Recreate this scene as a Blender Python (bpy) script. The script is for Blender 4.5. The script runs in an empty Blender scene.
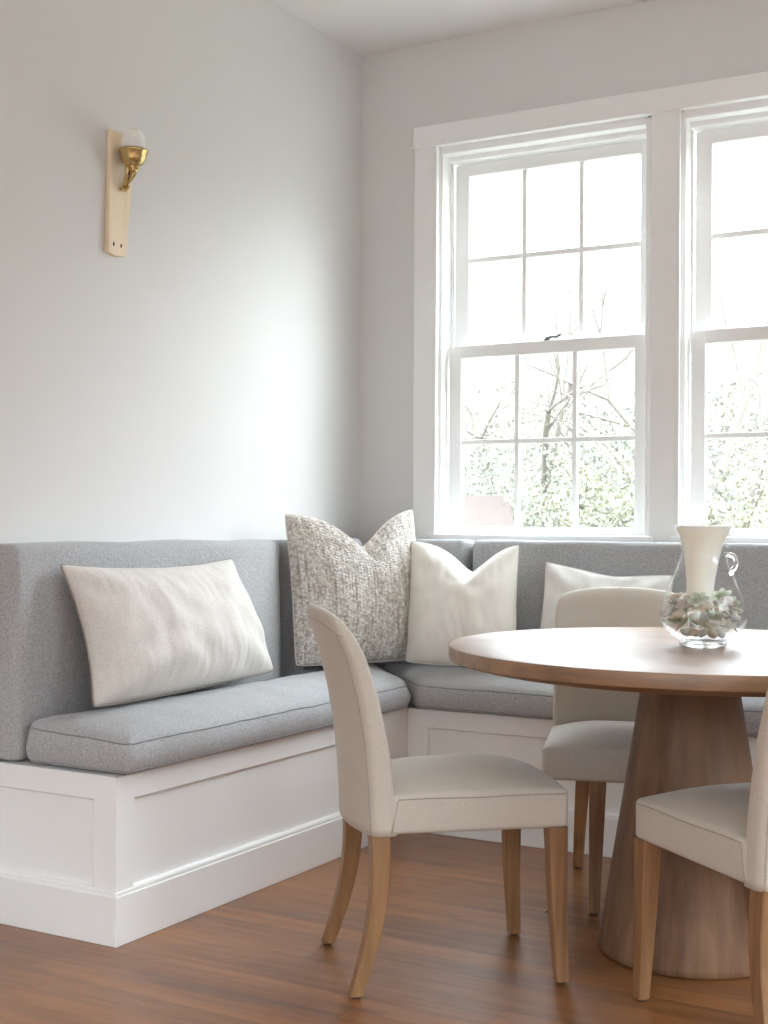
import bpy, bmesh, math, random
from mathutils import Vector, Matrix, noise as mnoise

random.seed(7)
S = bpy.context.scene
COL = S.collection
PI = math.pi

# ------------------------------------------------------------------ helpers
def link(o, parent=None):
    COL.objects.link(o)
    if parent is not None:
        o.parent = parent
    return o

def obj(name, bm, mat, parent=None, smooth=True, label=None):
    bmesh.ops.recalc_face_normals(bm, faces=bm.faces[:])
    me = bpy.data.meshes.new(name)
    bm.to_mesh(me); bm.free()
    for p in me.polygons:
        p.use_smooth = smooth
    me.materials.append(mat)
    o = link(bpy.data.objects.new(name, me), parent)
    if label: o['label'] = label
    return o

def sharp(o, ang=35):
    """smooth shading that keeps hard edges hard"""
    me = o.data
    a = math.radians(ang)
    bm = bmesh.new(); bm.from_mesh(me)
    for e in bm.edges:
        if len(e.link_faces) == 2 and e.calc_face_angle(0) > a:
            e.smooth = False
    bm.to_mesh(me); bm.free()
    return o

def tag(o, label, cat, group=None):
    o['label'] = label; o['category'] = cat
    if group: o['group'] = group
    return o

def thing(name, label, cat, loc=(0, 0, 0), rz=0, group=None):
    o = link(bpy.data.objects.new(name, None))
    o.empty_display_size = 0.05
    o.location = loc; o.rotation_euler = (0, 0, rz)
    return tag(o, label, cat, group)

def struct(o):
    o['kind'] = 'structure'
    return o

def lerp(a, b, t): return a + (b - a) * t
def sstep(a, b, x):
    t = max(0, min(1, (x - a) / (b - a))); return t * t * (3 - 2 * t)
def interp(x, xs, ys):
    if x <= xs[0]: return ys[0]
    for i in range(len(xs) - 1):
        if x <= xs[i + 1]:
            return lerp(ys[i], ys[i + 1], (x - xs[i]) / (xs[i + 1] - xs[i]))
    return ys[-1]

def box(bm, x0, x1, y0, y1, z0, z1, bev=0.0):
    vs = [bm.verts.new((x, y, z)) for x in (x0, x1) for y in (y0, y1) for z in (z0, z1)]
    fs = [(0, 1, 3, 2), (4, 6, 7, 5), (0, 4, 5, 1), (2, 3, 7, 6), (0, 2, 6, 4), (1, 5, 7, 3)]
    faces = [bm.faces.new([vs[i] for i in f]) for f in fs]
    if bev > 0:
        es = list({e for f in faces for e in f.edges})
        bmesh.ops.bevel(bm, geom=es, offset=bev, segments=2, profile=0.5, affect='EDGES')

def axis_pts(h, r, n, k=4):
    """coordinates along one edge of a rounded box: dense in the rounded part"""
    r = min(r, h * 0.999)
    a = [-h + r * (1 - math.cos(PI / 2 * i / k)) for i in range(k)]
    m = [lerp(-h + r, h - r, i / n) for i in range(n + 1)]
    return a + m + [-v for v in reversed(a)]

def rbox(bm, hx, hy, hz, r, n=(6, 6, 2), warp=None):
    """rounded box centred on the origin; warp maps each point"""
    ax = [axis_pts(h, r, nn) for h, nn in zip((hx, hy, hz), n)]
    H = (hx, hy, hz); cache = {}
    def V(i, j, k):
        key = (i, j, k)
        if key in cache: return cache[key]
        q = Vector((ax[0][i], ax[1][j], ax[2][k]))
        rr = min(r, hx, hy, hz)
        c = Vector([max(-(h - rr), min(h - rr, v)) for v, h in zip(q, H)])
        d = q - c
        if d.length > 1e-9: q = c + d.normalized() * rr
        if warp: q = Vector(warp(q))
        cache[key] = bm.verts.new(q); return cache[key]
    N = [len(a) for a in ax]
    for i in range(N[0] - 1):
        for j in range(N[1] - 1):
            for k in (0, N[2] - 1):
                bm.faces.new([V(i, j, k), V(i + 1, j, k), V(i + 1, j + 1, k), V(i, j + 1, k)])
    for i in range(N[0] - 1):
        for k in range(N[2] - 1):
            for j in (0, N[1] - 1):
                bm.faces.new([V(i, j, k), V(i + 1, j, k), V(i + 1, j, k + 1), V(i, j, k + 1)])
    for j in range(N[1] - 1):
        for k in range(N[2] - 1):
            for i in (0, N[0] - 1):
                bm.faces.new([V(i, j, k), V(i, j + 1, k), V(i, j + 1, k + 1), V(i, j, k + 1)])

def tube(bm, pts, rad, sides=8, closed=False, cap=True):
    pts = [Vector(p) for p in pts]
    n = len(pts); rings = []
    up = None
    for i, p in enumerate(pts):
        a = pts[(i - 1) % n] if (closed or i > 0) else p
        b = pts[(i + 1) % n] if (closed or i < n - 1) else p
        t = (b - a).normalized()
        if up is None:
            up = Vector((0, 0, 1)) if abs(t.z) < 0.9 else Vector((1, 0, 0))
        s = t.cross(up)
        if s.length < 1e-6: s = t.orthogonal()
        s.normalize(); up = s.cross(t).normalized()
        r = rad[i] if isinstance(rad, (list, tuple)) else rad
        rings.append([bm.verts.new(p + (s * math.cos(2 * PI * k / sides) + up * math.sin(2 * PI * k / sides)) * r) for k in range(sides)])
    m = n if closed else n - 1
    for i in range(m):
        A, B = rings[i], rings[(i + 1) % n]
        for k in range(sides):
            bm.faces.new([A[k], A[(k + 1) % sides], B[(k + 1) % sides], B[k]])
    if cap and not closed:
        bm.faces.new(rings[0][::-1]); bm.faces.new(rings[-1])

def lathe(bm, prof, seg=48, c=(0, 0, 0), fn=None):
    """prof: list of (r, z); r == 0 closes on the axis"""
    rings = []
    for r, z in prof:
        if r < 1e-7:
            rings.append([bm.verts.new((c[0], c[1], c[2] + z))])
        else:
            ring = []
            for k in range(seg):
                a = 2 * PI * k / seg
                q = (r * math.cos(a), r * math.sin(a), z)
                if fn: q = fn(q, a)
                ring.append(bm.verts.new((c[0] + q[0], c[1] + q[1], c[2] + q[2])))
            rings.append(ring)
    for A, B in zip(rings, rings[1:]):
        if len(A) == 1 and len(B) == 1: continue
        for k in range(seg):
            k2 = (k + 1) % seg
            if len(A) == 1: bm.faces.new([A[0], B[k], B[k2]])
            elif len(B) == 1: bm.faces.new([A[k], A[k2], B[0]])
            else: bm.faces.new([A[k], A[k2], B[k2], B[k]])

# ------------------------------------------------------------------ materials
def srgb(r, g, b):
    f = lambda c: (c / 255 / 12.92) if c / 255 <= 0.04045 else ((c / 255 + 0.055) / 1.055) ** 2.4
    return (f(r), f(g), f(b), 1)

class NT:
    def __init__(self, name):
        self.m = bpy.data.materials.new(name); self.m.use_nodes = True
        self.t = self.m.node_tree; self.t.nodes.clear()
        self.out = self.n('ShaderNodeOutputMaterial')
    def n(self, typ, **kw):
        nd = self.t.nodes.new(typ)
        for k, v in kw.items():
            if k == 'ins':
                for a, b in v.items(): nd.inputs[a].default_value = b
            else: setattr(nd, k, v)
        return nd
    def l(self, a, b): self.t.links.new(a, b)
    def principled(self, **ins):
        p = self.n('ShaderNodeBsdfPrincipled')
        for k, v in ins.items(): p.inputs[k].default_value = v
        self.l(p.outputs[0], self.out.inputs[0]); return p
    def coords(self, scale=(1, 1, 1), which='Object', rot=(0, 0, 0)):
        tc = self.n('ShaderNodeTexCoord'); mp = self.n('ShaderNodeMapping')
        mp.inputs['Scale'].default_value = scale; mp.inputs['Rotation'].default_value = rot
        self.l(tc.outputs[which], mp.inputs[0]); return mp.outputs[0]
    def noise(self, vec, scale=5, detail=4, rough=0.5):
        nd = self.n('ShaderNodeTexNoise')
        nd.inputs['Scale'].default_value = scale; nd.inputs['Detail'].default_value = detail
        nd.inputs['Roughness'].default_value = rough
        self.l(vec, nd.inputs['Vector']); return nd.outputs['Fac']
    def ramp(self, fac, stops):
        r = self.n('ShaderNodeValToRGB'); e = r.color_ramp.elements
        while len(e) < len(stops): e.new(0.5)
        for k, (p, c) in enumerate(stops): e[k].position = p; e[k].color = c
        self.l(fac, r.inputs[0]); return r.outputs[0]
    def mix(self, fac, a, b, mode='MIX'):
        m = self.n('ShaderNodeMix', data_type='RGBA', blend_type=mode)
        for sock, v in ((m.inputs[0], fac), (m.inputs[6], a), (m.inputs[7], b)):
            if hasattr(v, 'is_output'): self.l(v, sock)
            else: sock.default_value = v
        return m.outputs[2]
    def math(self, op, a, b=0.5):
        m = self.n('ShaderNodeMath', operation=op)
        for sock, v in ((m.inputs[0], a), (m.inputs[1], b)):
            if hasattr(v, 'is_output'): self.l(v, sock)
            else: sock.default_value = v
        return m.outputs[0]
    def bump(self, height, p, strength=0.2, dist=0.002):
        b = self.n('ShaderNodeBump', ins={'Strength': strength, 'Distance': dist})
        self.l(height, b.inputs['Height']); self.l(b.outputs[0], p.inputs['Normal'])

def mat_paint(name, col, rough=0.6, bump=0.03, spec=0.3, scale=180):
    t = NT(name); p = t.principled(**{'Roughness': rough, 'Specular IOR Level': spec})
    v = t.coords()
    n = t.noise(v, 3, 3)
    d = tuple(c * 0.965 for c in col[:3]) + (1,)
    t.l(t.mix(n, d, col), p.inputs['Base Color'])
    t.bump(t.noise(v, scale, 2), p, bump, 0.001)
    return t.m

def mat_fabric(name, c_lo, c_hi, slub=1.0, bump=0.25, scale=1.0, rough=0.92, sheen=.25):
    t = NT(name); p = t.principled(**{'Roughness': rough, 'Specular IOR Level': 0.15, 'Sheen Weight': sheen, 'Sheen Roughness': 0.4})
    K, k = 1500 * scale, 260 * scale
    a = t.noise(t.coords((K, k, k)), 1, 2)
    b = t.noise(t.coords((k, K, k)), 1, 2)
    c = t.noise(t.coords((k, k, K)), 1, 2)
    s = t.math('ADD', t.math('ADD', a, b), c)
    s = t.math('DIVIDE', s, 3.0)
    f = t.ramp(s, [(0.5 - 0.13 / slub, (0, 0, 0, 1)), (0.5 + 0.13 / slub, (1, 1, 1, 1))])
    t.l(t.mix(f, c_lo, c_hi), p.inputs['Base Color'])
    t.bump(s, p, bump, 0.002)
    return t.m

def mat_wood(name, dark, mid, light, axis='z', rough=0.45, grain=1.0, bump=0.15, spec=0.4, tint=None):
    t = NT(name); p = t.principled(**{'Roughness': rough, 'Specular IOR Level': spec})
    lo, hi = 2.2 * grain, 38 * grain
    sc = {'x': (lo, hi, hi), 'y': (hi, lo, hi), 'z': (hi, hi, lo)}[axis]
    v = t.coords(sc)
    n1 = t.noise(v, 1.0, 6, 0.6)
    sc2 = tuple(q * 5 for q in sc)
    n2 = t.noise(t.coords(sc2), 1.0, 3, 0.6)
    sc3 = tuple(q * 0.22 for q in sc)
    n3 = t.noise(t.coords(sc3), 1.0, 2, 0.5)
    c = t.ramp(n1, [(0.28, dark), (0.5, mid), (0.74, light)])
    c = t.mix(t.math('MULTIPLY', n2, 0.5), c, dark)
    c = t.mix(t.ramp(n3, [(0.35, (0, 0, 0, 1)), (0.7, (0.45, 0.45, 0.45, 1))]), c, light)
    t.l(c, p.inputs['Base Color'])
    t.l(t.math('ADD', t.math('MULTIPLY', n1, 0.15), rough - 0.07), p.inputs['Roughness'])
    t.bump(t.math('ADD', n1, n2), p, bump, 0.0012)
    return t.m

def mat_simple(name, col, rough=0.5, metal=0.0, spec=0.5, var=0.12, scale=40, bump=0.0):
    t = NT(name); p = t.principled(**{'Roughness': rough, 'Metallic': metal, 'Specular IOR Level': spec})
    v = t.coords(); n = t.noise(v, scale, 3)
    d = tuple(c * (1 - var) for c in col[:3]) + (1,)
    t.l(t.mix(n, d, col), p.inputs['Base Color'])
    if bump: t.bump(n, p, bump, 0.002)
    return t.m

def mat_floor():
    t = NT('oak_floor'); p = t.principled(**{'Roughness': 0.3, 'Specular IOR Level': 0.5, 'Coat Weight': 0.35, 'Coat Roughness': 0.16})
    tc = t.n('ShaderNodeTexCoord'); sep = t.n('ShaderNodeSeparateXYZ'); t.l(tc.outputs['Object'], sep.inputs[0])
    W = 0.083
    row = t.math('FLOOR', t.math('DIVIDE', sep.outputs[1], W))
    wn = t.n('ShaderNodeTexWhiteNoise', noise_dimensions='1D'); t.l(row, wn.inputs['W'])
    xs = t.math('ADD', sep.outputs[0], t.math('MULTIPLY', wn.outputs['Value'], 7.0))
    col = t.math('FLOOR', t.math('DIVIDE', xs, 1.15))
    cmb = t.n('ShaderNodeCombineXYZ'); t.l(row, cmb.inputs[0]); t.l(col, cmb.inputs[1])
    wn2 = t.n('ShaderNodeTexWhiteNoise', noise_dimensions='2D'); t.l(cmb.outputs[0], wn2.inputs['Vector'])
    pid = wn2.outputs['Value']
    gv = t.n('ShaderNodeCombineXYZ')
    t.l(t.math('MULTIPLY', xs, 1.9), gv.inputs[0]); t.l(t.math('MULTIPLY', sep.outputs[1], 24), gv.inputs[1]); t.l(t.math('MULTIPLY', pid, 37), gv.inputs[2])
    g = t.noise(gv.outputs[0], 1.0, 6, 0.62)
    base = t.ramp(g, [(0.28, srgb(92, 53, 26)), (0.5, srgb(138, 87, 46)), (0.75, srgb(166, 112, 66))])
    tone = t.ramp(pid, [(0.0, (0.74, 0.74, 0.76, 1)), (1.0, (1.1, 1.08, 1.04, 1))])
    c = t.mix(1.0, base, tone, 'MULTIPLY')
    big = t.noise(tc.outputs['Object'], 2.2, 4)
    c = t.mix(t.ramp(big, [(0.35, (0, 0, 0, 1)), (0.75, (0.35, 0.35, 0.35, 1))]), c, srgb(158, 110, 66))
    # joints between the boards
    fy = t.math('FRACT', t.math('DIVIDE', sep.outputs[1], W)); ey = t.math('MINIMUM', fy, t.math('SUBTRACT', 1.0, fy))
    fx = t.math('FRACT', t.math('DIVIDE', xs, 1.15)); ex = t.math('MULTIPLY', t.math('MINIMUM', fx, t.math('SUBTRACT', 1.0, fx)), 13.8)
    e = t.math('MINIMUM', ey, ex)
    j = t.ramp(e, [(0.0, (1, 1, 1, 1)), (0.02, (0, 0, 0, 1))])
    c = t.mix(t.math('MULTIPLY', j, 0.45), c, srgb(52, 30, 19))
    t.l(c, p.inputs['Base Color'])
    wob = t.noise(tc.outputs['Object'], 9, 3)
    t.l(t.math('ADD', t.math('MULTIPLY', wob, 0.16), t.math('ADD', t.math('MULTIPLY', g, 0.14), 0.26)), p.inputs['Roughness'])
    h = t.math('SUBTRACT', t.math('ADD', t.math('MULTIPLY', g, 0.5), t.math('MULTIPLY', wob, 1.5)), t.math('MULTIPLY', j, 0.7))
    t.bump(h, p, 0.3, 0.003)
    return t.m

def mat_wax(name, col, trans=0.5, var=.06, scale=60, rough=.5):
    """matt material that lets some light through: wax, petals"""
    t = NT(name); p = t.n('ShaderNodeBsdfPrincipled'); p.inputs['Roughness'].default_value = rough; p.inputs['Specular IOR Level'].default_value = .3
    n = t.noise(t.coords(), scale, 3); d = tuple(c * (1 - var) for c in col[:3]) + (1,)
    c = t.mix(n, d, col); t.l(c, p.inputs['Base Color'])
    tr = t.n('ShaderNodeBsdfTranslucent'); t.l(c, tr.inputs[0])
    mx = t.n('ShaderNodeMixShader'); mx.inputs[0].default_value = trans
    t.l(p.outputs[0], mx.inputs[1]); t.l(tr.outputs[0], mx.inputs[2]); t.l(mx.outputs[0], t.out.inputs[0])
    return t.m

def mat_glass(name, tint=(1, 1, 1, 1), ior=1.45, gloss=1.0):
    """thin clear glass: passes light straight through and reflects by Fresnel"""
    t = NT(name)
    tr = t.n('ShaderNodeBsdfTransparent'); tr.inputs[0].default_value = tint
    gl = t.n('ShaderNodeBsdfGlossy'); gl.inputs['Roughness'].default_value = 0.02
    lw = t.n('ShaderNodeLayerWeight'); r0 = ((ior - 1) / (ior + 1)) ** 2
    fr = t.math('ADD', t.math('MULTIPLY', t.math('POWER', lw.outputs['Facing'], 5.0), 1 - r0), r0)
    mx = t.n('ShaderNodeMixShader')
    t.l(t.math('MULTIPLY', fr, gloss), mx.inputs[0]); t.l(tr.outputs[0], mx.inputs[1]); t.l(gl.outputs[0], mx.inputs[2])
    t.l(mx.outputs[0], t.out.inputs[0]); return t.m

def mat_knit():
    t = NT('chunky_knit'); p = t.principled(**{'Roughness': 0.95, 'Specular IOR Level': 0.1, 'Sheen Weight': 0.2})
    uv = t.n('ShaderNodeTexCoord').outputs['UV']
    def sc(x, y):
        m = t.n('ShaderNodeMapping'); m.inputs['Scale'].default_value = (x, y, 1); t.l(uv, m.inputs[0]); return m.outputs[0]
    v = t.n('ShaderNodeTexVoronoi'); v.inputs['Scale'].default_value = 1; t.l(sc(46, 62), v.inputs['Vector'])
    n = t.noise(sc(34, 22), 1, 5, 0.7)
    cols = t.noise(sc(26, 2.5), 1, 3, 0.6)
    s = t.math('ADD', t.math('MULTIPLY', n, 0.55), t.math('MULTIPLY', cols, 0.45))
    c = t.ramp(s, [(0.37, srgb(158, 148, 135)), (0.44, srgb(204, 195, 183)), (0.51, srgb(232, 226, 217)), (0.60, srgb(248, 245, 239))])
    c = t.mix(t.ramp(v.outputs['Distance'], [(0.3, (0, 0, 0, 1)), (0.8, (0.5, 0.5, 0.5, 1))]), c, srgb(138, 130, 120))
    t.l(c, p.inputs['Base Color'])
    h = t.math('SUBTRACT', t.math('MULTIPLY', n, 0.6), v.outputs['Distance'])
    t.bump(h, p, 0.7, 0.006)
    return t.m

M = {}
M['wall'] = mat_paint('wall_paint', srgb(222, 221, 219), 0.55, 0.03, 0.25)
M['ceil'] = mat_paint('ceiling_paint', srgb(233, 232, 230), 0.8, 0.02)
M['trim'] = mat_paint('trim_paint', srgb(243, 243, 242), 0.35, 0.01, 0.4)
M['bench'] = mat_paint('bench_paint', srgb(241, 240, 238), 0.4, 0.015, 0.4)
M['floor'] = mat_floor()
M['grey'] = mat_fabric('grey_upholstery', srgb(146, 146, 147), srgb(192, 192, 193), 1.1, 0.35, 0.6)
M['greypipe'] = mat_fabric('grey_piping', srgb(126, 126, 128), srgb(160, 160, 162), 1.0, 0.2)
M['beige'] = mat_fabric('beige_upholstery', srgb(186, 176, 164), srgb(201, 192, 181), 1.0, 0.2, 0.9)
M['beigepipe'] = mat_fabric('beige_piping', srgb(158, 147, 135), srgb(182, 171, 159), 1.0, 0.2)
M['linen'] = mat_fabric('natural_linen', srgb(203, 196, 189), srgb(226, 221, 215), 1.2, 0.25, 0.6)
M['linenseam'] = mat_simple('linen_seam', srgb(160, 152, 143), 0.9)
M['cream'] = mat_fabric('cream_cotton', srgb(228, 222, 212), srgb(243, 239, 231), 1.0, 0.15, 0.8)
M['white'] = mat_fabric('white_cotton', srgb(219, 216, 210), srgb(238, 236, 231), 1.0, 0.15, 0.8)
M['knit'] = mat_knit()
M['oak'] = mat_wood('oak_leg', srgb(104, 71, 43), srgb(139, 100, 65), srgb(160, 121, 84), 'z', 0.45, 1.2)
M['walnut'] = mat_wood('table_wood', srgb(92, 62, 36), srgb(138, 99, 64), srgb(172, 133, 94), 'x', 0.40, 0.9, 0.06, 0.9)
M['pedestal'] = mat_wood('pedestal_wood', srgb(86, 58, 40), srgb(122, 88, 63), srgb(149, 115, 87), 'z', 0.5, 0.7, 0.12, 0.35)
M['pine'] = mat_wood('pale_pine', srgb(228, 203, 168), srgb(241, 221, 190), srgb(247, 232, 207), 'z', 0.5, 0.6, 0.05)
M['brass'] = mat_simple('brass', srgb(208, 180, 124), 0.27, 1.0, 0.5, 0.18, 60, 0.1)
M['opal'] = mat_simple('opal_glass', srgb(240, 239, 236), 0.2, 0, 0.5, 0.02)
M['dark'] = mat_simple('dark_metal', srgb(66, 60, 56), 0.4, 0.6)
M['glide'] = mat_simple('foot_glide', srgb(58, 46, 38), 0.6)
t_ = NT('candle_wax'); p_ = t_.principled(**{'Base Color': srgb(255, 248, 235), 'Roughness': .45, 'Subsurface Weight': .8, 'Subsurface Scale': .06})
p_.inputs['Subsurface Radius'].default_value = (1, .88, .74); M['candle'] = t_.m
M['wick'] = mat_simple('candle_wick', srgb(196, 184, 160), 0.9)
M['pane'] = mat_glass('window_glass', (0.98, 0.99, 0.99, 1), 1.45, 0.7)
M['jug'] = mat_glass('jug_glass', (0.995, 0.997, 0.997, 1), 1.48, .7)
t_ = NT('thick_glass'); p_ = t_.n('ShaderNodeBsdfGlass'); p_.inputs['IOR'].default_value = 1.45; p_.inputs['Roughness'].default_value = .01
t_.l(p_.outputs[0], t_.out.inputs[0]); M['thick'] = t_.m
M['bark'] = mat_simple('tree_bark', srgb(138, 131, 124), .9, 0, .2, .2, 8)
M['path'] = mat_simple('garden_ground', srgb(130, 130, 116), 0.95, 0, 0.1, 0.3, 2)

# ------------------------------------------------------------------ room shell
RX, FY, ZC = 4.9, -7.4, 2.92            # right wall, wall behind the camera, ceiling
WT = 0.16                               # wall thickness
bm = bmesh.new(); box(bm, -WT, RX + WT, FY - WT, WT, -0.1, 0.0)
struct(obj('floor', bm, M['floor'], smooth=False))
bm = bmesh.new(); box(bm, -WT, RX + WT, FY - WT, WT, ZC, ZC + 0.12)
struct(obj('ceiling', bm, M['ceil'], smooth=False))
bm = bmesh.new(); box(bm, -WT, 0, FY, WT, 0, ZC)
struct(obj('wall_left', bm, M['wall'], smooth=False))

def wall_with_holes(name, axis, c0, c1, a0, a1, holes):
    """axis 'y': wall across x, thickness c0..c1 in y;  axis 'x': the other way"""
    bm = bmesh.new()
    def b(u0, u1, z0, z1):
        if u1 - u0 < 1e-4 or z1 - z0 < 1e-4: return
        if axis == 'y': box(bm, u0, u1, c0, c1, z0, z1)
        else: box(bm, c0, c1, u0, u1, z0, z1)
    u = a0
    for (h0, h1, z0, z1) in holes:
        b(u, h0, 0, ZC); b(h0, h1, 0, z0); b(h0, h1, z1, ZC); u = h1
    b(u, a1, 0, ZC)
    return struct(obj(name, bm, M['wall'], smooth=False))

DX = 0.957                               # pitch of the two back windows
WX0, WX1, WZ0, WZ1 = 0.344, 1.194, 1.005, 2.515
HB = [(WX0, WX1, WZ0, WZ1), (WX0 + DX, WX1 + DX, WZ0, WZ1)]
wall_with_holes('wall_back', 'y', 0, WT, 0, RX + WT, HB)
HR = [(-6.6, -4.2, 0.5, 2.6), (-3.2, -1.2, 0.75, 2.6)]  # added openings out of view, sized for fill light
wall_with_holes('wall_right', 'x', RX, RX + WT, FY, 0, HR)
HF = [(0.5, 4.4, 0.35, 2.6)]  # added opening behind the camera, widened for more fill
wall_with_holes('wall_front', 'y', FY - WT, FY, 0, RX, HF)

# ------------------------------------------------------------------ double hung windows of the back wall
def sash_bm(x0, x1, z0, z1, y0, y1, gx0, gx1, gz0, gz1, mw=0.019):
    bm = bmesh.new()
    b = 0.003
    box(bm, x0, gx0, y0, y1, z0, z1, b); box(bm, gx1, x1, y0, y1, z0, z1, b)
    box(bm, gx0 - .002, gx1 + .002, y0, y1, gz1, z1, b); box(bm, gx0 - .002, gx1 + .002, y0, y1, z0, gz0, b)
    for k in (1, 2):
        x = lerp(gx0, gx1, k / 3); box(bm, x - mw / 2, x + mw / 2, y0 + .006, y1 - .006, gz0, gz1, b)
    z = (gz0 + gz1) / 2; box(bm, gx0, gx1, y0 + .007, y1 - .007, z - mw / 2, z + mw / 2, b)
    return bm

def back_window(n, dx):
    w = struct(link(bpy.data.objects.new('window_%d' % n, None)))
    w.location = (dx, 0, 0)
    # jamb liner with its stop beads
    bm = bmesh.new()
    a, c, z0, z1 = WX0, WX1, WZ0, WZ1
    for s, x in ((1, a), (-1, c)):
        f = lambda u, v: (min(x + s * u, x + s * v), max(x + s * u, x + s * v))
        box(bm, *f(0, .010), 0.0, .155, z0, z1)
        box(bm, *f(.008, .020), .004, .060, z0, z1 - .008, .004)
        box(bm, *f(.008, .016), .098, .108, z0, z1 - .008)
    box(bm, a, c, 0, .155, z1 - .012, z1)
    box(bm, a + .01, c - .01, .004, .060, z1 - .034, z1 - .010, .004)
    box(bm, a + .01, c - .01, .060, .150, z1 - .052, z1 - .010, .004)
    obj('jamb', bm, M['trim'], w, smooth=False)
    bm = bmesh.new(); box(bm, a - .02, c + .02, -.03, .20, z0 - .012, z0 + .014, .004)
    obj('sill', bm, M['trim'], w, smooth=False)
    up = obj('upper_sash', sash_bm(.366, 1.162, 1.705, 2.458, .108, .142, .426, 1.120, 1.756, 2.412), M['trim'], w, smooth=False)
    bm = bmesh.new(); box(bm, .418, 1.122, .123, .127, 1.754, 2.414); obj('pane', bm, M['pane'], up, smooth=False)
    lo = obj('lower_sash', sash_bm(.366, 1.162, 1.020, 1.746, .062, .096, .418, 1.116, 1.048, 1.698), M['trim'], w, smooth=False)
    bm = bmesh.new(); box(bm, .409, 1.118, .077, .081, 1.046, 1.70); obj('pane', bm, M['pane'], lo, smooth=False)
    # sash lock on the meeting rail
    bm = bmesh.new()
    lathe(bm, [(0, 0), (.014, 0), (.014, .004), (.008, .008), (.007, .014), (0, .015)], 16, (.768, .079, 1.746))
    tube(bm, [(.768, .079, 1.756), (.79, .074, 1.760), (.812, .070, 1.758), (.828, .068, 1.766)], [.005, .004, .0035, .0045], 8)
    obj('sash_lock', bm, M['dark'], lo)
    bm = bmesh.new()
    for x in (.752, .784):
        box(bm, x - .006, x + .006, .050, .063, 1.026, 1.036, .002)
    box(bm, .738, .798, .046, .053, 1.026, 1.032, .002)
    obj('sash_lift', bm, M['trim'], lo, smooth=False)
    # balance cord in the jamb track, left of the upper sash
    bm = bmesh.new(); tube(bm, [(.357, .112, 1.76), (.357, .112, 2.44)], .003, 6)
    obj('sash_cord', bm, M['dark'], w)
    return w
back_window(1, 0); back_window(2, DX)

# casing boards round the pair of windows
CXR = WX1 + DX + .102
def trim(n, boxes, bev=.003):
    bm = bmesh.new()
    for b in boxes: box(bm, *b, bev)
    return struct(obj('trim_%d' % n, bm, M['trim'], smooth=False))
trim(1, [(.253, WX0 + .008, -.022, 0, .60, 2.514), (WX0 - .004, WX0 + .010, -.027, -.018, .60, 2.514)])
trim(2, [(WX1 + .008, WX0 + DX + .004, -.022, 0, .60, 2.514), (WX0 + DX - .006, WX0 + DX + .008, -.027, -.018, .60, 2.514)])
trim(3, [(WX1 + DX, CXR, -.022, 0, .60, 2.514)])
trim(4, [(.249, CXR + .004, -.026, 0, 2.514, 2.592), (.243, CXR + .01, -.032, 0, 2.508, 2.518)])

# unseen windows, added off camera to give the room fill light
def fill_window(n, axis, c, u0, u1, z0, z1):
    w = struct(link(bpy.data.objects.new('window_%d' % n, None)))
    def bx(bm, a, b, d0, d1, p, q, bev=0):
        if axis == 'x': box(bm, c + d0, c + d1, a, b, p, q, bev)
        else: box(bm, a, b, c + d0, c + d1, p, q, bev)
    bm = bmesh.new(); t = .05
    bx(bm, u0, u0 + t, -.05, .05, z0, z1); bx(bm, u1 - t, u1, -.05, .05, z0, z1)
    bx(bm, u0, u1, -.05, .05, z0, z0 + t); bx(bm, u0, u1, -.05, .05, z1 - t, z1)
    n_ = max(1, round((u1 - u0) / .8))
    for k in range(1, n_):
        u = lerp(u0, u1, k / n_); bx(bm, u - .025, u + .025, -.04, .04, z0, z1)
    zm = (z0 + z1) / 2; bx(bm, u0, u1, -.03, .03, zm - .02, zm + .02)
    f = obj('window_frame', bm, M['trim'], w, smooth=False)
    bm = bmesh.new(); bx(bm, u0 + t, u1 - t, -.003, .003, z0 + t, z1 - t); obj('pane', bm, M['pane'], f, smooth=False)
for k, h in enumerate(HR): fill_window(3 + k, 'x', RX + .08, *h)
fill_window(5, 'y', FY - .08, *HF[0])

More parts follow.
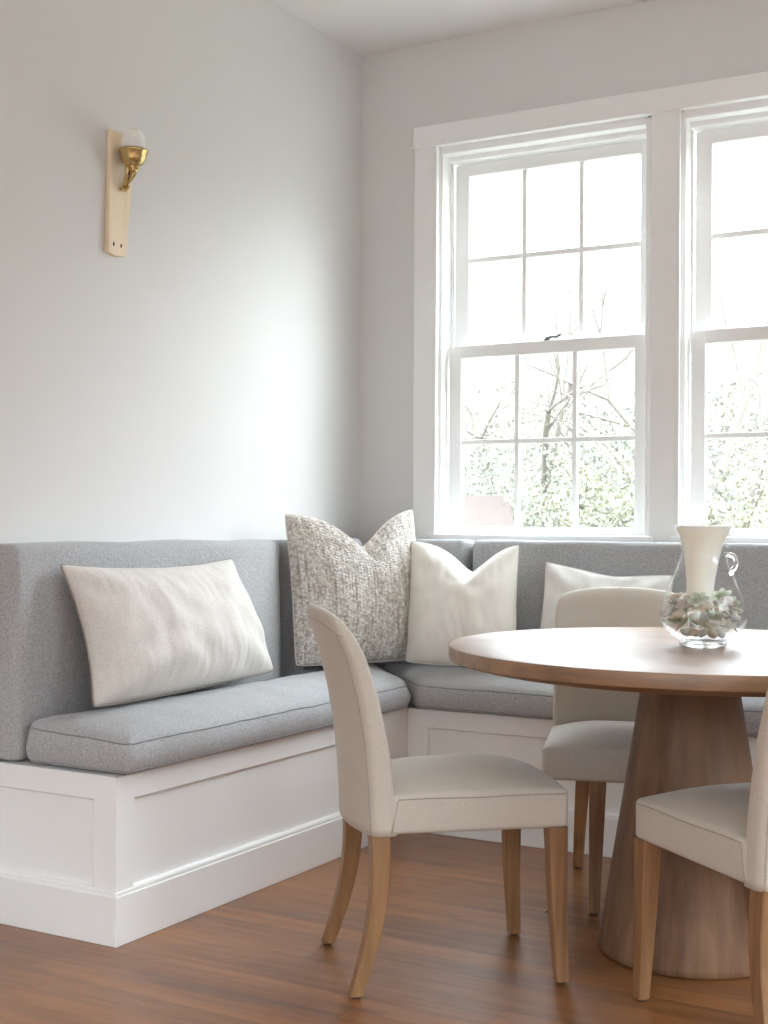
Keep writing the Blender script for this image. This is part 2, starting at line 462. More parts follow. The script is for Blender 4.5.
# ------------------------------------------------------------------ banquette
XB, YI, YB, ZB = .498, -.498, -2.001, .42
BXR = 3.05
RC = .012                                # depth of the recessed panels
def bar_box(bm, ax, p, u0, u1, z0, z1, d0, d1, bev=0.002):
    """box on a bench face: ax 'x' face looks +x (u is y), ax 'y' face looks -y (u is x); d measured outwards"""
    if ax == 'x': box(bm, p + d0, p + d1, u0, u1, z0, z1, bev)
    else: box(bm, u0, u1, p - d1, p - d0, z0, z1, bev)
def face_frame(ax, p, u0, u1, panels, ztop=ZB, zr=.356, zb=.138):
    """one-piece face frame with chamfered openings over the recessed panels"""
    bm = bmesh.new()
    def V(u, z, d):
        return bm.verts.new((p + d, u, z) if ax == 'x' else (u, p - d, z))
    def Q(pts): bm.faces.new([V(*q) for q in pts])
    c = .0035; z0 = .05
    us = [u0]
    for a_, b_ in panels: us += [a_ - c, b_ + c]
    us.append(u1)
    Q([(u0, zr + c, 0), (u1, zr + c, 0), (u1, ztop, 0), (u0, ztop, 0)])
    Q([(u0, z0, 0), (u1, z0, 0), (u1, zb - c, 0), (u0, zb - c, 0)])
    for a_, b_ in zip(us[0::2], us[1::2]):
        Q([(a_, zb - c, 0), (b_, zb - c, 0), (b_, zr + c, 0), (a_, zr + c, 0)])
    for a_, b_ in panels:
        o = [(a_ - c, zb - c), (b_ + c, zb - c), (b_ + c, zr + c), (a_ - c, zr + c)]
        i = [(a_, zb), (b_, zb), (b_, zr), (a_, zr)]
        for k in range(4):
            m = (k + 1) % 4
            Q([(*o[k], 0), (*o[m], 0), (*i[m], -c), (*i[k], -c)])
            Q([(*i[k], -c), (*i[m], -c), (*i[m], -RC + .0002), (*i[k], -RC + .0002)])
    Q([(u0, ztop, 0), (u1, ztop, 0), (u1, ztop, -RC), (u0, ztop, -RC)])
    bmesh.ops.remove_doubles(bm, verts=bm.verts[:], dist=1e-5)
    return bm
def plinth_bar(bm, ax, p, u0, u1):
    bar_box(bm, ax, p, u0, u1, 0, .124, 0, .010, .002)
    bar_box(bm, ax, p, u0, u1, .120, .134, 0, .006, .0025)

bl = thing('banquette_base', 'long white panelled banquette base along the left wall', 'bench base', (0.25, -1.25, 0), 0, 'white banquette bases')
off = Matrix.Translation((-.25, 1.25, 0))
def bobj(name, bm, parent, mt, sm=False):
    bmesh.ops.transform(bm, matrix=mt, verts=bm.verts[:]); return obj(name, bm, M['bench'], parent, sm)
bm = bmesh.new(); box(bm, .002, XB - RC, YB + RC, -.002, 0, ZB); bobj('body', bm, bl, off)
bobj('face_frame', face_frame('x', XB, YB, YI, [(-1.93, -.655)]), bl, off)
bobj('end_frame', face_frame('y', YB, 0.002, XB, [(.075, .421)]), bl, off)
bm = bmesh.new(); plinth_bar(bm, 'x', XB, YB - .010, YI - .011); plinth_bar(bm, 'y', YB, .002, XB + .0005); bobj('plinth', bm, bl, off)
bb = thing('banquette_base', 'white panelled banquette base under the window wall, behind the table', 'bench base', (1.8, -.25, 0), 0, 'white banquette bases')
off = Matrix.Translation((-1.8, .25, 0))
bm = bmesh.new(); box(bm, XB + .001, BXR, YI + RC, -.028, 0, ZB); bobj('body', bm, bb, off)
bobj('face_frame', face_frame('y', YI, XB + .001, BXR, [(.58, 1.55), (1.63, 2.6)]), bb, off)
bm = bmesh.new(); plinth_bar(bm, 'y', YI, XB + .011, BXR); bobj('plinth', bm, bb, off)

# ------------------------------------------------------------------ bench cushions
def wrinkle(p, amp, sc, seed=0.0):
    return amp * mnoise.noise(Vector((p[0] * sc + seed, p[1] * sc, p[2] * sc)))

def seat_z(edge):                        # crown of a seat cushion, edge = distance from its rim
    return .04 * (1 - math.exp(-edge / .07))

def quad_cushion(name, label, quad, z0, z1, crown, n, group, r=.022, amp=.004, rear='u'):
    """seat cushion over a four-cornered footprint (counter-clockwise from the rear left)"""
    c = sum((Vector(q) for q in quad), Vector((0, 0))) / 4
    o = thing(name, label, 'seat cushion', (c.x, c.y, z0), 0, group)
    A, B, C_, D = [Vector(q) - c for q in quad]
    L = max((B - A).length, (D - A).length)
    lu = ((B - A).length + (C_ - D).length) / 2; lv = ((D - A).length + (C_ - B).length) / 2
    h = (z1 - z0) / 2
    def wp(q):
        u, v = q.x / lu + .5, q.y / lv + .5
        p = A.lerp(B, u).lerp(D.lerp(C_, u), v)
        e = min(min(u, 1 - u) * lu, min(v, 1 - v) * lv)
        z = q.z + h
        top = sstep(0, h, q.z)
        z += top * crown * (1 - math.exp(-max(0, e) / .075)) + top * .016 * max(0, min(1, (1 - u) if rear == 'u' else v))
        P = Vector((p.x + c.x, p.y + c.y, z))
        z += top * wrinkle(P, amp, 9) + top * wrinkle(P, amp * .5, 22, 3)
        side = 1 - abs(q.z) / h
        d = Vector((u - .5, v - .5)); 
        # the boxing bulges and puckers a little
        out = .010 * max(0, side)
        nx = (1 if u > .5 else -1) * out if min(u, 1 - u) * lu < .03 else 0
        ny = (1 if v > .5 else -1) * out if min(v, 1 - v) * lv < .03 else 0
        pk = wrinkle(P, .004, 26, 5)
        ax = (B - A).normalized(); ay = (D - A).normalized()
        p = p + ax * (nx + (pk if nx else 0)) + ay * (ny + (pk if ny else 0))
        return (p.x, p.y, z)
    bm = bmesh.new(); rbox(bm, lu / 2, lv / 2, h, r, n, wp)
    obj('cushion_body', bm, M['grey'], o)
    # piping along the upper and lower seam
    for zz, nm in ((h - .010, 'piping'), (-h + .010, 'piping')):
        pts = []
        ins = .0035
        per = [(-1, -1, 1, -1), (1, -1, 1, 1), (1, 1, -1, 1), (-1, 1, -1, -1)]
        for (a0, b0, a1, b1) in per:
            N = int(20 + 30 * L)
            for i in range(N):
                t = i / N
                q = Vector((lerp(a0, a1, t) * (lu / 2), lerp(b0, b1, t) * (lv / 2), zz))
                rr = r; H2 = (lu / 2, lv / 2)
                cx = max(-(lu / 2 - rr), min(lu / 2 - rr, q.x)); cy = max(-(lv / 2 - rr), min(lv / 2 - rr, q.y))
                d = Vector((q.x - cx, q.y - cy))
                if d.length > 0: d = d.normalized() * (rr - ins)
                pts.append(wp(Vector((cx + d.x, cy + d.y, zz))))
        bm = bmesh.new(); tube(bm, pts, .0024, 6, closed=True)
        obj(nm, bm, M['greypipe'], o)
    return o

SZ0, SZ1 = .424, .512
quad_cushion('bench_seat_cushion', 'long grey seat cushion on the left bench, under the oblong beige pillow',
             [(.183, -1.990), (.527, -1.990), (.527, -.545), (.183, -.201)], SZ0, SZ1, .036, (14, 50, 2), 'grey bench seat cushions')
quad_cushion('bench_seat_cushion', 'grey seat cushion on the bench below the windows, under the white pillows',
             [(.560, -.532), (BXR, -.532), (BXR, -.202), (.230, -.202)], SZ0, SZ1, .036, (60, 14, 2), 'grey bench seat cushions', rear='v')

def back_cushion(label, ax, u0, u1, thick_b=.155, thick_t=.135, z0=.424, z1=1.0, seed=0, rend=(0.03, 0.03)):
    """upholstered back pad on the left wall (ax 'x', runs in y) or the window wall (ax 'y', runs in x)"""
    L = u1 - u0; h = (z1 - z0) / 2
    loc = (.07, (u0 + u1) / 2, z0) if ax == 'x' else ((u0 + u1) / 2, -.07 - .03, z0)
    o = thing('bench_back_cushion', label, 'back cushion', loc, 0, 'grey bench back cushions')
    def wp(q):
        t = (q.z + h) / (2 * h)
        th = lerp(thick_b, thick_t, t)
        d = (q.y / .07 * .5 + .5)            # 0 at the wall, 1 at the front
        bulge = .012 * math.sin(PI * min(1, max(0, t))) * (1 - abs(q.x / (L / 2)) ** 6)
        dep = d * th + (bulge if d > .5 else 0) * d
        P = Vector((q.x + seed, d, q.z))
        dep += (wrinkle(P, .006, 5) + wrinkle(P, .003, 14)) * d
        z = q.z + h + wrinkle(Vector((q.x + seed, 0, 0)), .006, 4) * t
        # round the ends back towards the wall
        for s, re in ((-1, rend[0]), (1, rend[1])):
            e = L / 2 - s * q.x
            if e < re: dep *= 1 - .7 * (1 - math.sqrt(max(0, 1 - (1 - e / re) ** 2)))
        if ax == 'x': return (dep - .07 + .002, q.x, z)
        return (q.x, -dep + .07 - .002, z)
    bm = bmesh.new(); rbox(bm, L / 2, .07, h, .030, (max(6, int(L * 26)), 4, 18), wp)
    obj('cushion_body', bm, M['grey'], o)
    # seam on the end panel, along the front edge and the top
    pts = []
    for s in (-1, 1):
        e = s * (L / 2 - .0015)
        pts = [Vector(wp(Vector((e, .045, lerp(-h + .028, h - .028, i / 30))))) for i in range(31)]
        bm = bmesh.new(); tube(bm, pts, .0026, 6)
        obj('piping', bm, M['greypipe'], o)
    return o
back_cushion('long grey back cushion against the left wall, behind the oblong beige pillow', 'x', -2.006, -.665, seed=0, rend=(.02, .22))
back_cushion('short grey back cushion in the room corner, behind the chunky knit pillow', 'x', -.655, -.175, seed=4, rend=(.03, .03))
back_cushion('short grey back cushion below the windows, behind the square cream pillow', 'y', .145, .548, seed=8, thick_b=.15, thick_t=.12)
back_cushion('long grey back cushion below the windows, behind the glass jug', 'y', .558, BXR, seed=12, thick_b=.15, thick_t=.12)

# ------------------------------------------------------------------ pillows
def pillow(name, label, corners, nrm, T, mat, n=60, chop=0.0, chop_u=0.0, concave=.045, wr=.006, seam=None, knit=False, seed=0, asym=0.35, floorz=None, backf=.45):
    """corners: bottom left, bottom right, top right, top left in the room; nrm: the side facing the viewer"""
    BLc, BRc, TRc, TLc = [Vector(c) for c in corners]
    base = (BLc + BRc) / 2; nrm = Vector(nrm).normalized()
    o = thing(name, label, 'pillow', base, 0, 'pillows on the banquette')
    ctr = (BLc + BRc + TRc + TLc) / 4
    W = ((BRc - BLc).length + (TRc - TLc).length) / 2; Hh = ((TLc - BLc).length + (TRc - BRc).length) / 2
    def P(u, v, side):
        # u, v in -1..1
        uu = u * (1 - concave * (1 - v * v) * abs(u) ** 3 * (-1 if False else 1))
        vv = v * (1 - concave * (1.6 if v > 0 else -.35) * (1 - u * u) * abs(v) ** 3)
        rc = 1 - .018 * (abs(u) * abs(v)) ** 10
        uu *= rc; vv *= rc
        a, b = (uu + 1) / 2, (vv + 1) / 2
        p = BLc.lerp(BRc, a).lerp(TLc.lerp(TRc, a), b)
        cu = min(1, abs(u)); cv = min(1, abs(v))
        f = ((1 - cu ** 2.1) * (1 - cv ** 2.1)) ** .56
        # pillow is fuller towards its bottom
        f *= 1 - asym * .45 * (v * .5 + .5)
        th = T * f
        ch = 0
        if chop:
            g = math.exp(-(abs(u - chop_u) / .42) ** 1.5) * sstep(-.1, 1.0, v)
            p = p - (TLc + TRc - BLc - BRc).normalized() * chop * g
            crease = math.exp(-((u - chop_u) / .07) ** 2) * sstep(.35, 1.0, v)
            th *= 1 - .38 * crease
        # folds that run in from the corners and the edges
        k = 0
        ang = math.atan2(v, u); rad = math.hypot(u, v)
        k += wr * (cu * cv) ** 1.0 * math.sin(9 * (cu - cv) + seed) * (1 - cu ** 8) * (1 - cv ** 8)
        Q = Vector((u * W * 6 + seed, v * Hh * 6, side * 3.1))
        k += wr * 1.0 * mnoise.noise(Q) * f
        k += wr * .7 * mnoise.noise(Vector((u * W * 22 + seed, v * Hh * 7, side * 2))) * f * (abs(v) ** 1.5 + .15)
        if knit and side > 0:
            col = u * W / .026
            ph = math.sin(col * PI * 1.0); 
            k += .0042 * abs(ph) * f ** .3
            k += .0040 * mnoise.noise(Vector((u * W * 75, v * Hh * 60, 1))) * f ** .2 + .002 * math.sin(v * Hh * 240 + 2.5 * math.floor(col)) * f ** .2
        return p + nrm * side * (th + k) * (1 if side > 0 else backf)
    bm = bmesh.new(); uvl = bm.loops.layers.uv.new('UVMap')
    m = int(n * Hh / W) + 2
    gp = lambda i, N: math.sin((i / N - .5) * PI) * .35 + (2 * i / N - 1) * .65
    F = {}; B = {}
    for i in range(n + 1):
        for j in range(m + 1):
            u, v = gp(i, n), gp(j, m)
            F[i, j] = bm.verts.new(P(u, v, 1) - base)
            if i in (0, n) or j in (0, m): B[i, j] = F[i, j]
            else: B[i, j] = bm.verts.new(P(u, v, -1) - base)
    for i in range(n):
        for j in range(m):
            for G, rev in ((F, 0), (B, 1)):
                idx = [(i, j), (i + 1, j), (i + 1, j + 1), (i, j + 1)]
                vs = [G[q] for q in idx]
                if rev: vs.reverse(); idx.reverse()
                f = bm.faces.new(vs)
                for lp, (a, b) in zip(f.loops, idx): lp[uvl].uv = (a / n * W / .5, b / m * Hh / .5)
    if floorz is not None:
        for v_ in bm.verts:
            lim = floorz - base.z
            if v_.co.z < lim: v_.co.z = lim + (v_.co.z - lim) * .12
    obj('pillow_cover', bm, mat, o)
    # welt round the edge
    pts = []
    for i in range(n): pts.append(P(gp(i, n), -1, 1))
    for j in range(m): pts.append(P(1, gp(j, m), 1))
    for i in range(n): pts.append(P(gp(n - i, n), 1, 1))
    for j in range(m): pts.append(P(-1, gp(m - j, m), 1))
    bm = bmesh.new(); tube(bm, [q - base for q in pts], .0026, 6, closed=True)
    obj('seam', bm, seam or mat, o)
    return o

pillow('lumbar_pillow', 'oblong natural beige linen pillow leaning on the long grey cushion of the left bench',
       [(.325, -1.90, .569), (.235, -.925, .572), (.185, -1.095, .946), (.175, -1.87, .945)], (1, -.10, .30), .155, M['linen'], 90,
       concave=.085, wr=.015, seam=M['linenseam'], seed=2, asym=.5, floorz=.568)
pillow('knit_pillow', 'large square grey and cream chunky knit pillow standing in the corner of the banquette',
       [(.19, -.735, .568), (.425, -.240, .568), (.33, -.160, 1.120), (.120, -.705, 1.092)], (.84, -.50, .18), .14, M['knit'], 150,
       chop=.125, chop_u=.12, concave=.03, wr=.006, knit=True, seed=5, floorz=.568, backf=.3)
pillow('square_pillow', 'square cream pillow with a dented top, between the knit pillow and the table',
       [(.440, -.405, .568), (.847, -.355, .568), (.789, -.215, .992), (.382, -.272, .998)], (.14, -1, .28), .125, M['cream'], 80,
       chop=.10, chop_u=.18, concave=.04, wr=.013, seed=9, floorz=.568, backf=.10)
pillow('lumbar_pillow', 'oblong white pillow behind the dining chair tucked under the table\'s far side',
       [(.88, -.30, .568), (1.36, -.30, .568), (1.350, -.205, .892), (.888, -.205, .928)], (.05, -1, .25), .08, M['white'], 60,
       chop=.012, chop_u=.1, concave=.06, wr=.016, seed=14, floorz=.568)

# ------------------------------------------------------------------ round pedestal table
TX, TY, TZ, TR = 1.775, -1.28, .757, .640
tb = thing('pedestal_table', 'round wooden dining table on a tapered drum pedestal', 'table', (TX, TY, 0))
bm = bmesh.new()
prof = [(0, TZ - .054), (.20, TZ - .054), (TR - .085, TZ - .054), (TR - .060, TZ - .050), (TR - .048, TZ - .039), (TR - .006, TZ - .037), (TR - .001, TZ - .033), (TR, TZ - .028), (TR, TZ - .003), (TR - .0008, TZ - .001), (TR - .003, TZ), (.3, TZ), (0, TZ)]
lathe(bm, prof, 128)
sharp(obj('tabletop', bm, M['walnut'], tb), 40)
bm = bmesh.new()
prof = [(0, 0), (.208, 0), (.2195, .003), (.223, .010), (.2225, .02)]
for i in range(1, 13):
    t = i / 12; prof.append((lerp(.2225, .113, t), lerp(.02, TZ - .054, t)))
prof.append((0, TZ - .054))
lathe(bm, prof, 96, (-.035, -.015, 0))
sharp(obj('pedestal', bm, M['pedestal'], tb), 40)

# ------------------------------------------------------------------ dining chairs
def rear_x(z): return interp(z, [.355, .463, .56, .66, .75, .83, .86], [.002, -.004, -.013, -.030, -.054, -.084, -.097])
def back_th(z): return interp(z, [.355, .50, .56, .69, .80, .84], [.060, .058, .054, .047, .042, .038])

def dining_chair(label, loc, rz, insets=None):
    """local +x is the way the chair faces; origin below the rear edge of the seat"""
    c = thing('dining_chair', label, 'chair', loc, rz, 'upholstered dining chairs')
    HW = .205
    # seat
    def wp(q):
        u, v = (q.x) / .212, q.y / HW
        x = q.x + .249
        y = q.y * lerp(1.0, .97, (u + 1) / 2)
        zt = sstep(-.2, 1, q.z / .044)
        crown = .038 * max(0, 1 - abs(u) ** 3.2) * max(0, 1 - abs(v) ** 3.2) + .004 * (1 - abs(v) ** 2) * (u > 0)
        z = .4045 + q.z + zt * crown
        # front face bows out slightly
        x += .006 * max(0, u) ** 6 * (1 - v * v)
        return (x, y, z)
    bm = bmesh.new(); rbox(bm, .212, HW, .0445, .012, (18, 18, 2), wp)
    obj('seat', bm, M['beige'], c)
    # seam on the seat's side faces
    for s in (-1, 1):
        bm = bmesh.new()
        tube(bm, [(lerp(.058, .452, i / 20), s * HW * lerp(1.001, .972, i / 20), .4395 + .001 * math.sin(i * .5)) for i in range(21)], .0014, 5)
        obj('seam', bm, M['beigepipe'], c)
    for s in (-1, 1):
        bm = bmesh.new(); tube(bm, [(.058, s * .2046, .437), (.050, s * .2046, .400), (.043, s * .2046, .364)], .0014, 5)
        obj('seam', bm, M['beigepipe'], c)
    # backrest: rounded slab swept up a curve and bowed in plan
    BOW = .034
    def shape(zl, th_f, y, d):
        pass
    N = 26; K = 44
    bm = bmesh.new(); rings = []
    zs = [lerp(.357, .812, i / N) for i in range(N + 1)]
    zs += [.822, .831, .839, .845, .849, .851]
    shr = [0] * (N + 1) + [.0015, .004, .009, .015, .022, .030]
    def ring(z, sh):
        th = back_th(min(z, .84)); hw = .203 - sh * .8
        out = []
        hx = th / 2 - sh * .62; r = min(.017, hx * .9)
        # superellipse-like rounded rectangle in (depth, width)
        pts = []
        for cx, cy, a0 in ((hx - r, hw - r, 0), (-hx + r, hw - r, 90), (-hx + r, -hw + r, 180), (hx - r, -hw + r, 270)):
            for k in range(6):
                a = math.radians(a0 + 18 * k); pts.append((cx + r * math.cos(a), cy + r * math.sin(a)))
        res = []
        # add points along the long sides
        M4 = len(pts)
        for i in range(M4):
            p, q = pts[i], pts[(i + 1) % M4]; res.append(p)
            if abs(q[1] - p[1]) > .1:
                for k in range(1, 14): res.append((lerp(p[0], q[0], k / 14), lerp(p[1], q[1], k / 14)))
        for (dx, y) in res:
            x = rear_x(z) + th / 2 + dx - BOW * (1 - (y / .203) ** 2)
            if dx > 0: x += .008 * (1 - (y / .203) ** 2) * sstep(.47, .6, z)
            dz = .014 * (1 - (y / .203) ** 2) * sstep(.6, .84, z) - .018 * abs(y / .203) ** 4 * sstep(.74, .84, z)
            out.append(Vector((x, y, z + dz)))
        return out
    for z, sh in zip(zs, shr): rings.append([bm.verts.new(p) for p in ring(z, sh)])
    for A, B in zip(rings, rings[1:]):
        for k in range(len(A)): bm.faces.new([A[k], A[(k + 1) % len(A)], B[(k + 1) % len(A)], B[k]])
    bm.faces.new(rings[0][::-1]); bm.faces.new(rings[-1])
    obj('backrest', bm, M['beige'], c)
    # welts down the rear corners and across the rear top
    R0 = [ring(z, sh) for z, sh in zip(zs, shr)]
    def corner(r, s):
        cand = [p for p in r if p.y * s > .12]
        return min(cand, key=lambda p: p.x - p.y * s * .55)
    left = [corner(r, 1) for r in R0[:N + 2]]; right = [corner(r, -1) for r in R0[:N + 2]]
    for pth in (left, right):
        bm = bmesh.new(); tube(bm, pth, .0017, 5); obj('welt', bm, M['beigepipe'], c)
    rr = R0[N + 1]
    mid = sorted([p for p in rr if p.x < rear_x(.824) + back_th(.824) / 2 - BOW * (1 - (p.y / .203) ** 2) - .004], key=lambda p: p.y)
    bm = bmesh.new(); tube(bm, mid, .0016, 5); obj('welt', bm, M['beigepipe'], c)
    # legs
    ins = {'rl': 0, 'rr': 0, 'fl': 0, 'fr': 0}; ins.update(insets or {})
    def leg(path, w0, w1):
        bm = bmesh.new(); n = len(path) - 1; rings = []
        for i, (x, y, z) in enumerate(path):
            h = lerp(w0, w1, i / n) / 2; b = h * .12
            pr = [(h, h - b), (h - b, h), (-h + b, h), (-h, h - b), (-h, -h + b), (-h + b, -h), (h - b, -h), (h, -h + b)]
            rings.append([bm.verts.new((x + a, y + d, z)) for a, d in pr])
        for A, B in zip(rings, rings[1:]):
            for k in range(8): bm.faces.new([A[k], A[(k + 1) % 8], B[(k + 1) % 8], B[k]])
        bm.faces.new(rings[0]); bm.faces.new(rings[-1][::-1])
        l = sharp(obj('leg', bm, M['oak'], c), 30)
        x, y, z = path[-1]
        bm = bmesh.new(); lathe(bm, [(0, 0), (.009, 0), (.0105, .002), (.0105, .007), (0, .007)], 14, (x, y, 0))
        obj('foot_glide', bm, M['glide'], l)
    for s, kr, kf in ((1, 'rl', 'fl'), (-1, 'rr', 'fr')):
        y = s * (.178 - ins[kf]); yb = s * (.186 - ins[kf])
        leg([(.436, y, .3625), (.440, lerp(y, yb, .5), .18), (.449, yb, .006)], .046, .028)
        y = s * (.172 - ins[kr]); yb = s * (.194 - ins[kr])
        path = []
        for i in range(13):
            t = i / 12; z = lerp(.3585, .006, t)
            x = .020 + .010 * math.sin(PI * t) - .056 * t ** 1.7
            path.append((x, lerp(y, yb, t), z))
        leg(path, .046, .030)
    return c

u1 = math.radians(41.3)
dining_chair('beige upholstered dining chair in front of the left bench, seen from its side',
             (1.2281 - math.sin(u1) * .2, -1.9848 + math.cos(u1) * .2, 0), u1)
dining_chair('beige upholstered dining chair on the far side of the table, facing the room',
             (1.336, -.674, 0), math.radians(-71.9), {'rr': .065, 'fr': .13, 'fl': .0})
dining_chair('beige upholstered dining chair cut off by the right edge, nearest the table pedestal',
             (2.218, -1.833, 0), math.radians(140.7))

# ------------------------------------------------------------------ glass jug, candle and dried flowers
JX, JY = TX - .006, TY - .004
jg = thing('glass_jug', 'clear round bellied glass jug holding a cream candle, on the round table', 'jug', (JX, JY, TZ))
outer = [(.0, .0145), (.040, .0145), (.052, .0148), (.056, .0152), (.061, .017), (.078, .028), (.096, .046), (.1055, .066), (.107, .082), (.103, .104),
         (.094, .130), (.082, .158), (.070, .186), (.060, .212), (.0565, .232), (.057, .248), (.061, .265), (.068, .282), (.0745, .296)]
bm = bmesh.new()
inner = [(r - .0028, z + .002) for r, z in outer[5:-1]] + [(.0718, .2965)]
lathe(bm, outer + [(.0740, .298)] + inner[::-1] + [(.056, .0185), (.04, .0175), (0, .0172)], 72)
obj('jug_body', bm, M['jug'], jg)
ca = math.radians(28)   # towards the right of the photograph
bm = bmesh.new()
ring = []
for i in range(15):
    a = lerp(-95, 130, i / 14); r = .0195
    # small ear shaped loop on the shoulder
    ring.append((.066 + r * .75 * math.cos(math.radians(a)), 0, .210 + r * math.sin(math.radians(a))))
ring = [(.072, 0, .178)] + ring + [(.058, 0, .236)]
tube(bm, [(x * math.cos(ca) - y * math.sin(ca), x * math.sin(ca) + y * math.cos(ca), z) for x, y, z in ring], .0065, 12)
obj('handle', bm, M['thick'], jg)
bm = bmesh.new(); lathe(bm, [(0, .001), (.050, .001), (.0565, .003), (.058, .006), (.058, .010), (.054, .0135), (.030, .0125), (0, .012)], 64)
obj('foot', bm, M['thick'], jg)

cd = thing('candle', 'cream candle with a flared top standing in the glass jug', 'candle', (JX, JY, TZ + .098))
bm = bmesh.new()
prof = [(0, 0), (.026, .0), (.030, .004), (.032, .03), (.035, .07), (.039, .10), (.044, .13), (.049, .155), (.0560, .174), (.0640, .191), (.0695, .200), (.0705, .2025), (.067, .2045), (.03, .2035), (0, .203)]
def lean(q, a):
    z = q[2]; k = (1 - z / .21) * .010
    return (q[0] - k * math.cos(ca), q[1] - k * math.sin(ca), z)
lathe(bm, prof, 48, fn=lean); obj('candle_body', bm, M['candle'], cd)
bm = bmesh.new(); tube(bm, [(0, 0, .2025), (.001, 0, .208), (.003, .001, .212)], .0012, 6); obj('wick', bm, M['wick'], cd)

pal = [srgb(251, 249, 244), srgb(248, 243, 233), srgb(249, 242, 230), srgb(250, 250, 247), srgb(251, 245, 240), srgb(240, 243, 232)]
PM = [mat_wax('dried_petal_%s' % n, c, .45, .02) for n, c in zip(('ivory', 'cream', 'tan', 'sage', 'blush', 'moss'), pal)]
SM = [mat_wax('shell_%s' % n, c, .45) for n, c in zip(('white', 'sand'), (srgb(251, 249, 246), srgb(243, 234, 220)))]
def flower_bm(R):
    bm = bmesh.new()
    for layer, (npet, rr, el, ln) in enumerate(((7, .2, 20, 1.0), (6, .12, 48, .8), (5, .05, 72, .6))):
        for k in range(npet):
            a = 2 * PI * k / npet + layer * .5
            d = Vector((math.cos(a), math.sin(a), 0)); e = math.radians(el + random.uniform(-10, 10))
            ax = d * math.cos(e) + Vector((0, 0, 1)) * math.sin(e); sd = Vector((-d.y, d.x, 0)); nn = ax.cross(sd)
            grid = []
            for i in range(4):
                t = i / 3; w = R * .42 * ln * math.sin(PI * (.18 + .72 * t)) ** .8
                row = []
                for j in (-1, 0, 1):
                    row.append(bm.verts.new(d * rr * R + ax * R * ln * t + sd * w * j + nn * (-R * .12 * abs(j) - R * .18 * t * t)))
                grid.append(row)
            for i in range(3):
                for j in range(2): bm.faces.new([grid[i][j], grid[i][j + 1], grid[i + 1][j + 1], grid[i + 1][j]])
    bmesh.ops.solidify(bm, geom=bm.faces[:], thickness=R * .05)
    return bm
def shell_bm(R):
    bm = bmesh.new(); bmesh.ops.create_icosphere(bm, subdivisions=3, radius=R)
    sd = random.uniform(0, 50)
    for v in bm.verts:
        n = v.co.normalized(); v.co = Vector((v.co.x, v.co.y * .8, v.co.z * .62)) * (1 + .16 * mnoise.noise(n * 2.2 + Vector((sd, 0, 0))) + .035 * math.sin(14 * math.atan2(n.y, n.x)))
    return bm
def jug_r(z): return interp(z, [q[1] for q in outer[1:]], [q[0] for q in outer[1:]])
spots = []
for z, rr, cnt in ((.037, .042, 6), (.034, .0, 1), (.058, .064, 7), (.084, .074, 9), (.108, .068, 8), (.119, .069, 5)):
    for k in range(cnt):
        a = 2 * PI * (k + random.uniform(-.12, .12)) / max(1, cnt) + z * 40
        spots.append((rr * math.cos(a), rr * math.sin(a), z + random.uniform(-.003, .003)))
fl_protos = [flower_bm(.0225) for _ in range(3)]; sh_protos = [shell_bm(.0155) for _ in range(3)]
def to_mesh(bm, nm):
    bmesh.ops.recalc_face_normals(bm, faces=bm.faces[:]); me = bpy.data.meshes.new(nm); bm.to_mesh(me); bm.free()
    for p in me.polygons: p.use_smooth = True
    return me
fl_protos = [to_mesh(b, 'dried_flower') for b in fl_protos]; sh_protos = [to_mesh(b, 'pebble') for b in sh_protos]
FMESH = []
for me in fl_protos:
    for m in PM: c = me.copy(); c.materials.append(m); FMESH.append(c)
SMESH = []
for me in sh_protos:
    for m in SM: c = me.copy(); c.materials.append(m); SMESH.append(c)
for i, (x, y, z) in enumerate(spots):
    fl = random.random() < .8 and z > .05
    me = random.choice(FMESH if fl else SMESH)
    o = link(bpy.data.objects.new('dried_flower' if fl else 'pebble', me))
    o.location = (JX + x, JY + y, TZ + z)
    rad = math.hypot(x, y)
    o.rotation_euler = (random.uniform(-.7, .7), random.uniform(-.2, .9), math.atan2(y, x) if fl else random.uniform(0, 6))
    if fl: tag(o, 'small pale dried flower among the filling in the glass jug', 'dried flower', 'dried flowers in the jug')
    else: tag(o, 'small pale pebble among the filling in the glass jug', 'pebble', 'pebbles in the jug')

# ------------------------------------------------------------------ wall sconce
sc = thing('wall_sconce', 'brass wall sconce with white glass dome on a tapered pale wooden board, left wall', 'wall lamp', (0, -1.44, 2.05))
def SP(x, y, z): return (x, y + 1.44, z - 2.05)
bm = bmesh.new()
def board(q):
    t = (q.z + .185) / .37
    yl, yr = lerp(-1.506, -1.499, t), lerp(-1.424, -1.386, t)
    z = 1.87 + t * .37
    u = (q.y + .06) / .12
    z -= .007 * math.sin(PI * u) * (1 - t)          # slightly arched foot
    return SP(.0095 + q.x, lerp(yl, yr, u), z)
rbox(bm, .0085, .06, .185, .004, (1, 8, 10), board)
sharp(obj('backplate', bm, M['pine'], sc), 50)
for y in (-1.482, -1.449):
    bm = bmesh.new(); lathe(bm, [(0, .002), (.003, .002), (.0035, 0)], 12)
    bmesh.ops.rotate(bm, verts=bm.verts[:], matrix=Matrix.Rotation(PI / 2, 3, 'Y'))
    bmesh.ops.scale(bm, verts=bm.verts[:], vec=(1, .8, 1.9))
    bmesh.ops.translate(bm, verts=bm.verts[:], vec=SP(.0182, y, 1.897)); obj('screw', bm, M['dark'], sc)
CX_, CY_ = .066, -1.452
bm = bmesh.new()
def flute(q, a):
    return q
